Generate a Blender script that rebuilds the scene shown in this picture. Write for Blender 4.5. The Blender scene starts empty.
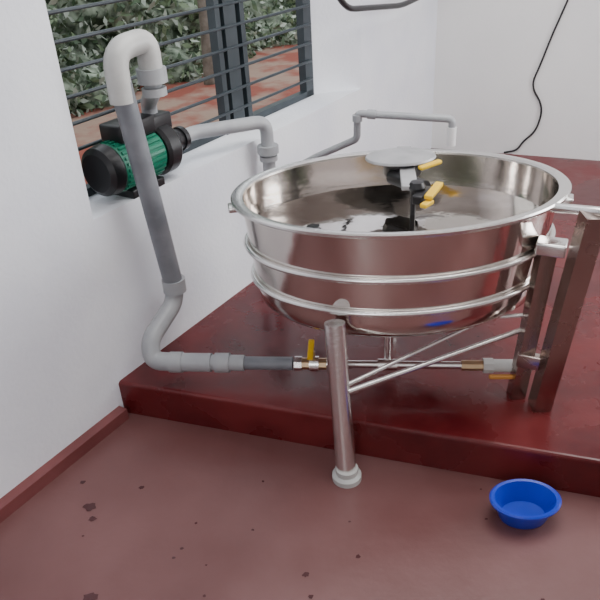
import bpy, bmesh, math, random
from mathutils import Vector, Matrix, noise
random.seed(4)
scene = bpy.context.scene
V = Vector

# ------------------------------------------------------------------ room axes
W0 = V((-0.679, 2.014, 0))            # where step meets the window wall
w = V((0.552, 0.834, 0)).normalized() # along the window wall
n = V((0.834, -0.552, 0)).normalized()# into the room
b = V((0.906, -0.423, 0)).normalized()# along the back wall
sd = V((0.942, -0.335, 0)).normalized()# along the step
C = W0 + w * 2.95
D = C + b * 2.35
L0 = W0 - w * 4.2
R0 = V((D.x, L0.y, 0))
H = 2.9
PZ = 0.14
def wp(s, d, z):      # point by distance along window wall, distance into room, height
    p = W0 + w * s + n * d
    return V((p.x, p.y, z))

# ------------------------------------------------------------------ materials
def mat(name, col, rough=0.5, metal=0.0, col2=None, nscale=4.0, bump=0.0, bscale=40.0,
        rough2=None, lo=0.35, hi=0.65, spec=0.5, coat=0.0, detail=6):
    m = bpy.data.materials.new(name); m.use_nodes = True
    nt = m.node_tree; p = nt.nodes['Principled BSDF']
    p.inputs['Base Color'].default_value = (*col, 1)
    p.inputs['Roughness'].default_value = rough
    p.inputs['Metallic'].default_value = metal
    p.inputs['Specular IOR Level'].default_value = spec
    p.inputs['Coat Weight'].default_value = coat
    tc = nt.nodes.new('ShaderNodeTexCoord')
    if col2 is not None or rough2 is not None:
        no = nt.nodes.new('ShaderNodeTexNoise'); no.inputs['Scale'].default_value = nscale
        no.inputs['Detail'].default_value = detail
        nt.links.new(tc.outputs['Object'], no.inputs['Vector'])
        if col2 is not None:
            r = nt.nodes.new('ShaderNodeValToRGB')
            r.color_ramp.elements[0].position = lo; r.color_ramp.elements[0].color = (*col, 1)
            r.color_ramp.elements[1].position = hi; r.color_ramp.elements[1].color = (*col2, 1)
            nt.links.new(no.outputs['Fac'], r.inputs['Fac'])
            nt.links.new(r.outputs['Color'], p.inputs['Base Color'])
        if rough2 is not None:
            mr = nt.nodes.new('ShaderNodeMapRange')
            mr.inputs['From Min'].default_value = lo; mr.inputs['From Max'].default_value = hi
            mr.inputs['To Min'].default_value = rough; mr.inputs['To Max'].default_value = rough2
            nt.links.new(no.outputs['Fac'], mr.inputs['Value'])
            nt.links.new(mr.outputs['Result'], p.inputs['Roughness'])
    if bump > 0:
        nb = nt.nodes.new('ShaderNodeTexNoise'); nb.inputs['Scale'].default_value = bscale
        nb.inputs['Detail'].default_value = 4
        bu = nt.nodes.new('ShaderNodeBump'); bu.inputs['Strength'].default_value = bump
        bu.inputs['Distance'].default_value = 0.01
        nt.links.new(tc.outputs['Object'], nb.inputs['Vector'])
        nt.links.new(nb.outputs['Fac'], bu.inputs['Height'])
        nt.links.new(bu.outputs['Normal'], p.inputs['Normal'])
    return m

M_wall = mat('white_plaster', (0.77, 0.79, 0.86), 0.75, col2=(0.86, 0.88, 0.92), nscale=2.5, bump=0.15, bscale=60)
M_wallb = mat('back_plaster', (0.76, 0.76, 0.76), 0.75, col2=(0.81, 0.81, 0.80), nscale=2, bump=0.1, bscale=60)
M_floor = mat('red_oxide_floor', (0.105, 0.036, 0.034), 0.28, col2=(0.18, 0.082, 0.08), nscale=1.7, rough2=0.5, bump=0.08, bscale=25, lo=0.3, hi=0.7)
M_plat = mat('wet_red_oxide', (0.065, 0.004, 0.006), 0.12, col2=(0.135, 0.013, 0.014), nscale=3.5, rough2=0.42, bump=0.14, bscale=14)
M_skirt = mat('red_skirting_paint', (0.15, 0.04, 0.04), 0.4, col2=(0.20, 0.06, 0.06), nscale=6)
M_steel = mat('stainless_steel', (0.72, 0.67, 0.63), 0.07, 1.0, rough2=0.18, nscale=4, bump=0.35, bscale=3.0)
M_legsteel = mat('dark_leg_steel', (0.42, 0.35, 0.32), 0.18, 1.0, rough2=0.3, nscale=8)  # darker, browner steel tone for the right legs
M_steelb = mat('brushed_steel', (0.78, 0.77, 0.75), 0.26, 1.0, bump=0.05, bscale=80)
M_plate = mat('steel_plate', (0.36, 0.36, 0.37), 0.5, 0.5, col2=(0.46, 0.46, 0.47), nscale=12)
M_pvc = mat('grey_pvc', (0.29, 0.30, 0.32), 0.4, col2=(0.38, 0.39, 0.40), nscale=8)
M_pvcd = mat('dark_pvc', (0.14, 0.15, 0.17), 0.4, col2=(0.21, 0.22, 0.24), nscale=9)
M_pvcl = mat('pale_pvc', (0.54, 0.54, 0.52), 0.4, col2=(0.40, 0.40, 0.39), nscale=9)
M_green = mat('green_pump_paint', (0.0, 0.14, 0.08), 0.4, col2=(0.004, 0.175, 0.10), nscale=20)
M_black = mat('black_plastic', (0.012, 0.012, 0.014), 0.35)
M_frame = mat('window_frame_paint', (0.016, 0.025, 0.032), 0.4, col2=(0.028, 0.040, 0.048), nscale=9)
M_yellow = mat('yellow_handle', (0.80, 0.50, 0.01), 0.4)
M_orange = mat('orange_handle', (0.55, 0.25, 0.05), 0.45)
M_brass = mat('brass', (0.50, 0.36, 0.22), 0.35, 0.9)
M_blue = mat('blue_plastic', (0.010, 0.035, 0.46), 0.3)
M_water = mat('tank_water', (0.46, 0.42, 0.38), 0.05, 1.0, col2=(0.74, 0.71, 0.68), nscale=3, bump=0.38, bscale=4.5, lo=0.4, hi=0.6)
M_stain = mat('wet_stain', (0.06, 0.018, 0.02), 0.12)
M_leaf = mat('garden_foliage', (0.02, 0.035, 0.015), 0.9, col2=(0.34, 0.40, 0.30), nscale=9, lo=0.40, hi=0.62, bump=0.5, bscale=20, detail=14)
M_earth = mat('red_earth', (0.24, 0.06, 0.038), 0.9, col2=(0.30, 0.20, 0.15), nscale=3.5, bump=0.5, bscale=12, lo=0.42, hi=0.6)
M_white = mat('white_cap', (0.8, 0.8, 0.8), 0.4)
M_bark = mat('tree_bark', (0.10, 0.08, 0.06), 0.9, col2=(0.2, 0.17, 0.14), nscale=15)
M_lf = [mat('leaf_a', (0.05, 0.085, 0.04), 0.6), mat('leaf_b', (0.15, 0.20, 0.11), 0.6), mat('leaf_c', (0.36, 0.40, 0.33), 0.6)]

# ------------------------------------------------------------------ helpers
def obj(name, verts, faces, m, smooth=False, parent=None):
    me = bpy.data.meshes.new(name); me.from_pydata([tuple(v) for v in verts], [], faces)
    bm = bmesh.new(); bm.from_mesh(me); bmesh.ops.recalc_face_normals(bm, faces=bm.faces)
    bm.to_mesh(me); bm.free()
    if smooth:
        for p in me.polygons: p.use_smooth = True
    me.materials.append(m)
    o = bpy.data.objects.new(name, me); scene.collection.objects.link(o)
    if parent is not None: attach(o, parent)
    return o
def empty(name, loc):
    e = bpy.data.objects.new(name, None); e.location = loc; e.empty_display_size = 0.1
    scene.collection.objects.link(e); return e
def attach(o, e):
    o.parent = e
    o.matrix_parent_inverse = Matrix.Translation(e.location).inverted()
def prism(pts, z0, z1):
    k = len(pts)
    vs = [(p.x, p.y, z0) for p in pts] + [(p.x, p.y, z1) for p in pts]
    fs = [tuple(range(k)), tuple(range(k, 2 * k))] + [(i, (i + 1) % k, k + (i + 1) % k, k + i) for i in range(k)]
    return vs, fs
def merge(lst):
    V_, F_ = [], []
    for v, f in lst:
        o = len(V_); V_ += list(v); F_ += [tuple(i + o for i in q) for q in f]
    return V_, F_
def fillet(pts, r, seg=6):
    pts = [V(p) for p in pts]; out = [pts[0]]
    for i in range(1, len(pts) - 1):
        a, c, d = pts[i - 1], pts[i], pts[i + 1]
        ra = min(r, (a - c).length * 0.49, (d - c).length * 0.49)
        p0 = c + (a - c).normalized() * ra; p1 = c + (d - c).normalized() * ra
        for k in range(seg + 1):
            t = k / seg
            out.append(p0 * (1 - t) ** 2 + c * 2 * t * (1 - t) + p1 * t * t)
    out.append(pts[-1]); return out
def tube_g(pts, r, sides=20, closed=False, square=False):
    pts = [V(p) for p in pts]; k = len(pts); vs, fs = [], []
    def tan(i):
        if closed: return (pts[(i + 1) % k] - pts[i - 1]).normalized()
        if i == 0: return (pts[1] - pts[0]).normalized()
        if i == k - 1: return (pts[-1] - pts[-2]).normalized()
        return ((pts[i + 1] - pts[i]).normalized() + (pts[i] - pts[i - 1]).normalized()).normalized()
    t = tan(0); u = t.cross(V((0, 0, 1)))
    if u.length < 0.2: u = t.cross(V((0, 1, 0)))
    u.normalize()
    if square: sides = 4
    for i in range(k):
        t = tan(i); u = (u - t * u.dot(t)).normalized(); v = t.cross(u)
        for j in range(sides):
            a = 2 * math.pi * (j + (0.5 if square else 0)) / sides
            vs.append(pts[i] + (u * math.cos(a) + v * math.sin(a)) * r * (1.414 if square else 1))
    m = k if closed else k - 1
    for i in range(m):
        for j in range(sides):
            a0 = i * sides; a1 = ((i + 1) % k) * sides; j1 = (j + 1) % sides
            fs.append((a0 + j, a0 + j1, a1 + j1, a1 + j))
    if not closed:
        fs.append(tuple(range(sides))); fs.append(tuple((k - 1) * sides + j for j in range(sides)))
    return vs, fs
def autosmooth(o, ang=40):
    me = o.data
    for p in me.polygons: p.use_smooth = True
    bm = bmesh.new(); bm.from_mesh(me)
    for e in bm.edges:
        if len(e.link_faces) == 2 and e.calc_face_angle(0) > math.radians(ang): e.smooth = False
    bm.to_mesh(me); bm.free()
def pipe(name, pts, r, m, parent=None, fil=0.0, sides=20, square=False):
    if fil > 0: pts = fillet(pts, fil)
    v, f = tube_g(pts, r, sides, square=square)
    o = obj(name, v, f, m, parent=parent); autosmooth(o); return o
def lathe(name, prof, c, m, sx=1.0, sy=1.0, parent=None, seg=96, axis=None, ang=35):
    vs, fs = [], []; k = len(prof)
    for j in range(seg):
        a = 2 * math.pi * j / seg
        for (r, z) in prof: vs.append(V((r * math.cos(a) * sx, r * math.sin(a) * sy, z)))
    for j in range(seg):
        for i in range(k - 1):
            a0 = j * k; a1 = ((j + 1) % seg) * k
            fs.append((a0 + i, a1 + i, a1 + i + 1, a0 + i + 1))
    if axis is not None:
        q = V((0, 0, 1)).rotation_difference(V(axis).normalized()).to_matrix()
        vs = [q @ v for v in vs]
    vs = [v + V(c) for v in vs]
    o = obj(name, vs, fs, m, parent=parent)
    bm = bmesh.new(); bm.from_mesh(o.data)
    bmesh.ops.remove_doubles(bm, verts=bm.verts, dist=1e-5); bmesh.ops.recalc_face_normals(bm, faces=bm.faces)
    bm.to_mesh(o.data); bm.free(); autosmooth(o, ang); return o
def box(name, c, ax, size, m, parent=None, bev=0.0):
    ax = [V(a).normalized() for a in ax]; vs = []
    for i in (-1, 1):
        for j in (-1, 1):
            for k in (-1, 1):
                vs.append(V(c) + ax[0] * i * size[0] / 2 + ax[1] * j * size[1] / 2 + ax[2] * k * size[2] / 2)
    fs = [(0, 1, 3, 2), (4, 5, 7, 6), (0, 1, 5, 4), (2, 3, 7, 6), (0, 2, 6, 4), (1, 3, 7, 5)]
    o = obj(name, vs, fs, m, parent=parent)
    if bev > 0:
        bm = bmesh.new(); bm.from_mesh(o.data)
        bmesh.ops.bevel(bm, geom=list(bm.edges), offset=bev, segments=3, profile=0.5, affect='EDGES')
        bm.to_mesh(o.data); bm.free(); autosmooth(o, 50)
    return o
Z = V((0, 0, 1))

# ------------------------------------------------------------------ room shell
T = 0.22
v, f = prism([L0, R0, D, C], -0.1, 0.0); obj('floor', v, f, M_floor)
SE = W0 + sd * ((D.x - W0.x) / sd.x)
v, f = prism([W0, V((SE.x, SE.y, 0)), D, C], 0.0, PZ)
o = obj('floor_platform', v, f, M_plat)
bm = bmesh.new(); bm.from_mesh(o.data)
es = [e for e in bm.edges if all(abs(q.co.z - PZ) < 1e-4 for q in e.verts) and
      all(abs((q.co - W0).cross(sd).z) < 1e-2 for q in e.verts)]
bmesh.ops.bevel(bm, geom=es, offset=0.012, segments=3, profile=0.5, affect='EDGES'); bm.to_mesh(o.data); bm.free()
v, f = prism([L0 - n * T, R0 + V((T, 0, 0)), D + V((T, 0.2, 0)), C + V((-0.05, 0.3, 0))], H, H + 0.1); obj('ceiling', v, f, M_wallb)
s0, s1, s1b, zs, zt = 0.05, 1.93, 1.70, 0.76, 1.95
def q(s, d): p = W0 + w * s + n * d; return V((p.x, p.y, 0))
parts = [prism([q(-4.2, 0), q(s0, 0), q(s0, -T), q(-4.2, -T)], 0, H),
         prism([q(s0, 0), q(s1, 0), q(s1b, -T), q(s0, -T)], 0, zs),
         prism([q(s0, 0), q(s1, 0), q(s1b, -T), q(s0, -T)], zt, H),
         prism([q(s1, 0), q(2.95, 0), q(3.1, -T), q(s1b, -T)], 0, H)]
v, f = merge(parts); obj('wall_left', v, f, M_wall)
nb_ = V((0.423, 0.906, 0))
v, f = prism([C, D, D + nb_ * T, C + nb_ * T], 0, H); obj('wall_back', v, f, M_wallb)
v, f = prism([D, R0, R0 + V((T, 0, 0)), D + V((T, 0, 0))], 0, H); obj('wall_right', v, f, M_wallb)
v, f = prism([L0, R0, R0 - V((0, T, 0)), L0 - V((0, T, 0))], 0, H); obj('wall_front', v, f, M_wallb)
v, f = prism([q(-4.2, 0.0), q(-0.02, 0.0), q(-0.02, 0.04), q(-4.2, 0.04)], 0, 0.045); obj('baseboard_left', v, f, M_skirt)

# ------------------------------------------------------------------ window
win = empty('window_1', wp(0.9, -0.2, zs))
dW = -0.19
def wbar(name, sa, sb, za, zb, d=dW, th=0.04, m=M_frame):
    v, f = prism([q(sa, d - th / 2), q(sb, d - th / 2), q(sb, d + th / 2), q(sa, d + th / 2)], za, zb)
    return obj(name, v, f, m, parent=win)
wbar('frame_bottom', s0, 1.73, zs, zs + 0.03)
wbar('frame_top', s0, 1.73, zt - 0.04, zt)
wbar('frame_side_near', s0, s0 + 0.05, zs, zt)
wbar('frame_side_far', 1.665, 1.735, zs, zt)
wbar('mullion', 1.04, 1.12, zs, zt, th=0.06)
wbar('sash_stile_near', 0.985, 1.015, zs, zt, d=dW + 0.01)
wbar('sash_stile_far', 1.15, 1.18, zs, zt, d=dW + 0.01)
k = 0; z = zs + 0.09
while z < zt - 0.05:
    o = pipe('grill_bar_%d' % k, [wp(s0 + .02, dW + .03, z), wp(1.71, dW + .03, z)], 0.0065, M_frame, parent=win, sides=10)
    z += 0.085; k += 1

# ------------------------------------------------------------------ outside
GZ = 0.42
P0 = q(-3, -T - 0.02); P1 = q(9, -T - 0.02); P2 = q(9, -9); P3 = q(-3, -9)
v, f = prism([P0, P1, P2, P3], GZ - 0.1, GZ)
obj('garden_ground', v, f, M_earth)
gd = empty('garden_hedge', wp(2, -3.0, GZ))
vs, fs = [], []
NX, NZ = 170, 50
def hp(s, h):
    p = wp(s, -2.3 - 1.4 * h, GZ + 3.0 * h)
    r = noise.noise(p * 1.7) * 0.45 + noise.noise(p * 6) * 0.16
    return p + n * r
for i in range(NX):
    for j in range(NZ):
        s = -2 + 11 * i / (NX - 1); h = j / (NZ - 1)
        p = hp(s, h)
        if j == 0: p.z = GZ - 0.05
        vs.append(p)
for i in range(NX - 1):
    for j in range(NZ - 1):
        fs.append((i * NZ + j, (i + 1) * NZ + j, (i + 1) * NZ + j + 1, i * NZ + j + 1))
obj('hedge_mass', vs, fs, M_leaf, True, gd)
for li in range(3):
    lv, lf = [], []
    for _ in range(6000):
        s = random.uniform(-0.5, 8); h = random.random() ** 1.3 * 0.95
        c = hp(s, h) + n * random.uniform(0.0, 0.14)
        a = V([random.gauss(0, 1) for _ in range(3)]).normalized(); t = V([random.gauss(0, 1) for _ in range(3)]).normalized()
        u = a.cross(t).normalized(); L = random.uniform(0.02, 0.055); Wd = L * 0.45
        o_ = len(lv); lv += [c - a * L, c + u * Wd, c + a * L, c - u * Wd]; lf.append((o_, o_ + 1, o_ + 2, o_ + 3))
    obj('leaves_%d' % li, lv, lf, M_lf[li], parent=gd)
for k, (s, d, r) in enumerate([(1.1, -1.8, 0.035), (3.0, -1.9, 0.05)]):
    pipe('tree_trunk' if k == 0 else 'tree_trunk.%03d' % k, [wp(s, d, GZ), wp(s + 0.06, d, 1.2), wp(s - 0.08, d - 0.1, 2.2), wp(s + 0.1, d, 3.3)], r, M_bark, fil=0.4, sides=12)

# ------------------------------------------------------------------ tank
TC = V((0.332, 2.03, 0)); AX, AY = 1.0, 0.69
tank = empty('steel_tank', (TC.x, TC.y, 0.5))
prof = [(0.0, 0.405), (0.25, 0.417), (0.38, 0.437), (0.440, 0.452), (0.462, 0.472), (0.470, 0.51), (0.50, 0.812),
        (0.494, 0.812), (0.464, 0.51), (0.452, 0.48), (0.43, 0.462), (0.25, 0.429), (0.0, 0.417)]
lathe('shell', prof, TC, M_steel, AX, AY, tank, seg=160, ang=60)
def ring(name, R, z, r, m):
    pts = [TC + V((R * AX * math.cos(a), R * AY * math.sin(a), z)) for a in [2 * math.pi * i / 128 for i in range(128)]]
    v, f = tube_g(pts, r, 12, closed=True); return obj(name, v, f, m, True, tank)
lathe('rim_flange', [(0.494, 0.808), (0.526, 0.808), (0.531, 0.813), (0.531, 0.819), (0.526, 0.823), (0.505, 0.823), (0.494, 0.819), (0.494, 0.808)], TC, M_steelb, AX, AY, tank, seg=160)
ring('hoop_upper', 0.494, 0.665, 0.010, M_steelb)
ring('hoop_lower', 0.481, 0.550, 0.010, M_steelb)
lathe('water', [(0, 0.700), (0.484, 0.700)], TC, M_water, AX, AY, tank, seg=128)
for k, a in enumerate((187, 338)):
    a = math.radians(a); c = TC + V((0.525 * math.cos(a), 0.525 * AY * math.sin(a), 0.80))
    box('rim_lug_%d' % k, c, [V((math.cos(a), math.sin(a), 0)), V((-math.sin(a), math.cos(a), 0)), Z], (0.035, 0.05, 0.018), M_steelb, tank, 0.005)

def leg(name, p0, p1, r, square=False, m=M_steelb):
    return pipe(name, [p0, p1], r, m, tank, square=square)
leg('leg_front', (0.116, 1.607, 0.0), (0.098, 1.705, 0.53), 0.032)
lathe('foot_front', [(0, 0), (0.047, 0), (0.047, 0.018), (0.036, 0.026), (0.036, 0.045), (0, 0.045)], (0.116, 1.608, 0), M_pvcl, parent=tank, seg=32)
leg('leg_right', (0.762, 1.735, PZ), (0.815, 1.70, 0.83), 0.029, True, M_legsteel)
leg('leg_right_inner', (0.705, 1.80, PZ), (0.742, 1.80, 0.70), 0.024, True, M_legsteel)
box('leg_tie_lower', (0.73, 1.77, 0.30), [V((1, -.5, 0)), V((.5, 1, 0)), Z], (0.09, 0.03, 0.05), M_legsteel, tank, 0.004)
leg('leg_rear', (0.36, 2.36, PZ), (0.36, 2.31, 0.60), 0.03)
pipe('leg_arm', [(0.74, 1.83, 0.805), (0.83, 1.70, 0.838), (0.93, 1.66, 0.835), (0.95, 1.66, 0.74)], 0.014, M_steelb, tank, fil=0.04)
box('bracket', (0.745, 1.78, 0.70), [V((1, -.5, 0)), V((.5, 1, 0)), Z], (0.085, 0.062, 0.04), M_steelb, tank, 0.006)
pipe('brace_1', [(0.13, 1.65, 0.315), (0.735, 1.82, 0.40)], 0.009, M_steelb, tank, sides=12)
pipe('brace_2', [(0.13, 1.66, 0.335), (0.60, 1.84, 0.43), (0.74, 1.82, 0.445)], 0.007, M_steelb, tank, sides=12)
pipe('drain_drop', [(0.285, 1.90, 0.45), (0.285, 1.90, 0.245)], 0.012, M_steelb, tank)

# agitator / valves over the tank
ag = tank
box('agitator_channel', (0.385, 2.19, 0.826), [V((0.12, 1, 0)), V((1, -.12, 0)), Z], (0.40, 0.05, 0.016), M_plate, ag, 0.003)
lathe('agitator_cover_plate', [(0, 0.843), (0.116, 0.843), (0.120, 0.847), (0.116, 0.853), (0.05, 0.860), (0, 0.860)], (0.37, 2.23, 0), M_plate, 1, 0.74, ag, seg=64)
lathe('agitator_motor', [(0, 0.79), (0.06, 0.79), (0.065, 0.80), (0.065, 0.84), (0.06, 0.843), (0, 0.843)], (0.375, 2.22, 0), M_black, parent=ag, seg=32)
pipe('agitator_gearbox', [(0.335, 2.18, 0.80), (0.42, 2.05, 0.80)], 0.026, M_black, ag)
pipe('agitator_shaft', [(0.39, 2.08, 0.80), (0.39, 2.08, 0.70)], 0.009, M_black, ag)
lathe('valve_knob', [(0, 0.815), (0.024, 0.815), (0.028, 0.827), (0.02, 0.843), (0, 0.845)], (0.385, 2.00, 0), M_black, parent=ag, seg=32)
box('valve_body', (0.40, 1.98, 0.805), [V((.6, 1, 0)), V((-1, .6, 0)), Z], (0.10, 0.035, 0.03), M_black, ag, 0.006)
box('valve_handle_1', (0.455, 2.15, 0.842), [V((1, .5, 0.1)), V((-.5, 1, 0)), Z], (0.085, 0.022, 0.012), M_yellow, ag, 0.004)
box('valve_handle_2', (0.43, 1.96, 0.826), [V((.6, 1, 0.1)), V((-1, .6, 0)), Z], (0.105, 0.026, 0.014), M_yellow, ag, 0.004)
box('valve_handle_3', (0.40, 1.91, 0.805), [V((.9, 1, 0)), V((-1, .9, 0)), Z], (0.05, 0.022, 0.014), M_yellow, ag, 0.004)

# ------------------------------------------------------------------ drain pipe line (part of the tank)
dl = tank
A_ = V((-0.49, 1.985, 0.235)); B_ = V((0.80, 1.825, 0.235))
def on(t): return A_.lerp(B_, t)
pipe('drain_steel_run', [on(0.42), on(0.97)], 0.013, M_steelb, dl)
pipe('drain_brass_valve', [on(0.365), on(0.44)], 0.021, M_brass, dl, sides=8)
pipe('drain_valve_nut', [on(0.355), on(0.375)], 0.026, M_steelb, dl, sides=8)
pipe('drain_valve_body', [on(0.395), on(0.42)], 0.027, M_steelb, dl)
pipe('drain_valve_stem', [on(0.405), on(0.405) + Z * 0.05], 0.008, M_brass, dl)
box('drain_valve_lever', on(0.400) + Z * 0.065 + V((0.0, -0.01, 0)), [V((0.12, 0, 1)), V((1, 0, -.12)), V((0, 1, 0))], (0.08, 0.020, 0.012), M_yellow, dl, 0.004)
pipe('drain_tee', [on(0.575), on(0.625)], 0.02, M_steelb, dl)
pipe('drain_white_hose', [on(0.86), on(0.93), on(0.965)], 0.022, M_pvcl, dl)
pipe('drain_hose_nut', [on(0.845), on(0.87)], 0.026, M_pvcl, dl, sides=8)
pipe('outlet_valve', [on(0.79), on(0.85)], 0.018, M_brass, dl, sides=8)
box('outlet_lever', on(0.90) + V((0, -0.035, -0.02)), [V((1, -.1, 0)), V((0, 1, 0)), Z], (0.12, 0.014, 0.014), M_orange, dl, 0.004)

# ------------------------------------------------------------------ riser
rs = empty('pvc_riser_pipe', (-0.45, 2.17, PZ))
top = V((-0.501, 2.100, 1.235)); bot = V((-0.452, 2.176, 0.43))
pipe('riser', [top - Z * 0.02, bot], 0.035, M_pvcd, rs)
pipe('collar', [bot + Z * 0.035, bot - Z * 0.015], 0.042, M_pvc, rs)
pipe('lower_bend', [bot, bot + V((-0.01, -0.01, -0.06)), (-0.54, 2.03, 0.30), (-0.535, 1.995, 0.238), (-0.47, 1.983, 0.235), on(0.13)], 0.033, M_pvc, rs, fil=0.05)
pipe('elbow_collar', [on(0.015), on(0.05)], 0.037, M_pvc, rs)
pipe('union', [on(0.12), on(0.22)], 0.028, M_pvc, rs)
pipe('union_nut', [on(0.14), on(0.18)], 0.036, M_pvc, rs, sides=10)
pipe('coupling', [on(0.22), on(0.35)], 0.023, M_pvcd, rs)
lp = top + V((0.080, 0.115, 0.01))
pipe('top_loop', [top - Z * 0.12, top + Z * 0.03, lp + Z * 0.03, lp - Z * 0.06], 0.037, M_pvcl, rs, fil=0.06)
pump_in = wp(0.46, -0.08, 0)
pipe('suction_pipe', [lp - Z * 0.05, lp - Z * 0.12, V((pump_in.x, pump_in.y, 1.03)), V((pump_in.x, pump_in.y, 0.965))], 0.028, M_pvc, rs, fil=0.05)
pipe('suction_union', [lp - Z * 0.055, lp - Z * 0.10], 0.048, M_pvc, rs, sides=10)
pipe('suction_union_nut', [lp - Z * 0.115, lp - Z * 0.14], 0.040, M_pvc, rs, sides=10)

# ------------------------------------------------------------------ pump
pm = empty('water_pump', wp(0.38, -0.07, zs))
cz = zs + 0.110; dd = -0.065
def pc(s, z=cz, d=dd): return wp(s, d, z)
lathe('motor_body', [(0, 0), (0.078, 0), (0.082, 0.01), (0.082, 0.20), (0.076, 0.21), (0, 0.21)], pc(0.21), M_green, parent=pm, axis=w, seg=40)
fins = []
for i in range(26):
    a = 2 * math.pi * i / 26
    rd = n * math.cos(a) + Z * math.sin(a); tg = w.cross(rd)
    c0 = pc(0.225); vs = []
    for sa in (0, 0.18):
        for rr in (0.078, 0.088):
            for tt in (-0.005, 0.005): vs.append(c0 + w * sa + rd * rr + tg * tt)
    fins.append((vs, [(0, 1, 3, 2), (4, 5, 7, 6), (0, 1, 5, 4), (2, 3, 7, 6), (0, 2, 6, 4), (1, 3, 7, 5)]))
v, f = merge(fins); obj('cooling_fins', v, f, M_green, parent=pm)
lathe('fan_cover', [(0, 0), (0.065, 0), (0.082, 0.012), (0.088, 0.05), (0.082, 0.06), (0, 0.06)], pc(0.155), M_black, parent=pm, axis=w, seg=40)
lathe('volute', [(0, 0), (0.085, 0), (0.095, 0.012), (0.095, 0.06), (0.08, 0.08), (0.045, 0.095), (0.038, 0.15), (0.045, 0.15), (0.045, 0.17), (0, 0.17)], pc(0.42), M_black, parent=pm, axis=w, seg=40)
box('junction_box', pc(0.33, cz + 0.108), [w, n, Z], (0.17, 0.10, 0.06), M_black, pm, 0.008)
box('foot', pc(0.32, zs + 0.015), [w, n, Z], (0.16, 0.13, 0.030), M_black, pm, 0.004)
box('terminal_bridge', pc(0.44, cz + 0.095), [w, n, Z], (0.14, 0.08, 0.06), M_black, pm, 0.008)
pipe('inlet_port', [pc(0.46, cz + .06, -0.08), pc(0.46, cz + 0.11, -0.08)], 0.036, M_black, pm)
pipe('inlet_nut', [pc(0.46, cz + .095, -0.08), pc(0.46, cz + 0.12, -0.08)], 0.044, M_black, pm, sides=10)

# ------------------------------------------------------------------ discharge pipe
dc = empty('pvc_discharge_pipe', (-0.1, 2.78, 0.6))
e1 = V((-0.095, 2.775, 0.850))
pipe('run', [pc(0.595), pc(0.66), e1, e1 - Z * 0.25, V((-0.09, 2.765, PZ + 0.0))], 0.027, M_pvc, dc, fil=0.05)
pipe('union', [e1 - Z * 0.10, e1 - Z * 0.135], 0.045, M_pvc, dc, sides=10)
pipe('union_nut', [e1 - Z * 0.145, e1 - Z * 0.165], 0.038, M_pvc, dc, sides=10)

# ------------------------------------------------------------------ overhead feed pipe
fp = empty('pvc_feed_pipe', (0.4, 2.6, 0.85))
pipe('run', [(-0.01, 2.86, 0.60), (0.09, 2.75, 0.69), (0.262, 2.62, 0.80), (0.262, 2.60, 0.905), (0.605, 2.50, 0.89), (0.605, 2.50, 0.80)], 0.014, M_pvc, fp, fil=0.02)
pipe('elbow', [(0.262, 2.60, 0.875), (0.262, 2.60, 0.90)], 0.019, M_pvc, fp)
pipe('run_collar', [(0.30, 2.589, 0.9035), (0.33, 2.58, 0.902)], 0.018, M_pvc, fp)
pipe('tap_end', [(0.605, 2.50, 0.86), (0.605, 2.50, 0.79)], 0.017, M_white, fp)

# ------------------------------------------------------------------ cables
def bp(s, z, d=0.008): p = C + b * s - nb_ * d; return V((p.x, p.y, z))
pipe('electrical_cable', [bp(0.80, 1.6), bp(0.76, 1.1), bp(0.68, 0.85), bp(0.64, 0.70), bp(0.60, 0.58), bp(0.69, 0.45), bp(0.66, 0.30), bp(0.59, 0.23), bp(0.56, 0.17), bp(0.48, PZ + 0.01)], 0.006, M_black, fil=0.07, sides=8)
pipe('black_conduit', [wp(1.48, 0.10, 1.30), wp(1.60, 0.10, 1.19), wp(2.2, 0.10, 1.13), wp(2.9, 0.10, 1.17)], 0.014, M_black, fil=0.08, sides=10)

# ------------------------------------------------------------------ bowl
lathe('plastic_bowl', [(0, 0.004), (0.055, 0.004), (0.064, 0.0), (0.069, 0.004), (0.092, 0.066), (0.102, 0.068), (0.103, 0.074), (0.098, 0.078), (0.088, 0.076), (0.064, 0.012), (0, 0.010)],
      (0.620, 1.408, 0.0), M_blue, 1.0, 0.76, seg=64)

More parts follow.
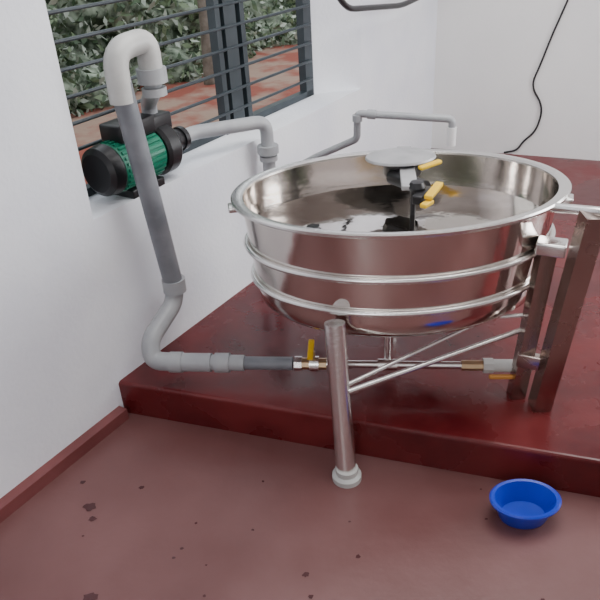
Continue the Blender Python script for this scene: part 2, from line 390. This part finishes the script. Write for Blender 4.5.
# floor stains
sv = []
st = [(-0.70, 1.55, 0.022), (-0.68, 1.50, 0.013), (-0.62, 1.22, 0.02), (-0.75, 1.66, 0.010), (-0.03, 1.25, 0.010), (0.12, 1.30, 0.008), (-0.55, 1.62, 0.009), (-0.02, 1.18, 0.008)]
for _ in range(16): st.append((random.uniform(-0.7, 0.75), random.uniform(1.05, 1.7), random.uniform(0.003, 0.006)))
for (x, y, r) in st:
    kk = 14; c = V((x, y, 0.0012))
    if (c - W0).dot(V((0.335, 0.942, 0))) > -0.05: continue
    vv = [c + V((math.cos(2 * math.pi * i / kk), 0.8 * math.sin(2 * math.pi * i / kk), 0)) * r * random.uniform(0.7, 1.2) for i in range(kk)]
    sv.append((vv, [tuple(range(kk))]))
v, f = merge(sv); obj('floor_wet_spots', v, f, M_stain)

# ------------------------------------------------------------------ light
wd = bpy.data.worlds.new('World'); scene.world = wd; wd.use_nodes = True
bg = wd.node_tree.nodes['Background']; bg.inputs[0].default_value = (0.90, 0.95, 1.0, 1); bg.inputs[1].default_value = 2.2
def area(name, loc, tgt, sx, sy, e, col=(1, 1, 1)):
    l = bpy.data.lights.new(name, 'AREA'); l.shape = 'RECTANGLE'; l.size = sx; l.size_y = sy; l.energy = e; l.color = col
    o = bpy.data.objects.new(name, l); scene.collection.objects.link(o); o.location = loc
    o.rotation_euler = (V(tgt) - V(loc)).to_track_quat('-Z', 'Y').to_euler(); return o
area('ceiling_fill', (0.8, 1.9, 2.85), (0.8, 1.9, 0), 1.8, 1.8, 62, (1, 0.99, 0.97))  # added overhead fill for the closed room, not a modelled fixture
area('right_side_fill', (2.9, 2.2, 1.5), (0, 2.0, 0.9), 1.2, 1.8, 66, (0.97, 0.98, 1.0))  # added soft light from the right; the wall there has no doorway
area('rear_fill', (-0.6, -1.4, 1.6), (0.2, 2.0, 0.7), 1.1, 1.3, 26, (0.97, 0.98, 1.0))  # extra fill put behind the camera; no window in that wall

# ------------------------------------------------------------------ camera
th = math.radians(30); ph = math.radians(3.5)
right0 = V((1, 0, 0)); fw = V((0, math.cos(th), -math.sin(th))); up0 = V((0, math.sin(th), math.cos(th)))
cr = right0 * math.cos(ph) - up0 * math.sin(ph); cu = right0 * math.sin(ph) + up0 * math.cos(ph)
cam = bpy.data.cameras.new('camera'); co = bpy.data.objects.new('camera', cam); scene.collection.objects.link(co)
Mx = Matrix((cr, cu, -fw)).transposed().to_4x4(); Mx.translation = V((0, 0, 1.6)); co.matrix_world = Mx
cam.sensor_width = 36; cam.lens = 40.8; cam.clip_start = 0.02
scene.camera = co
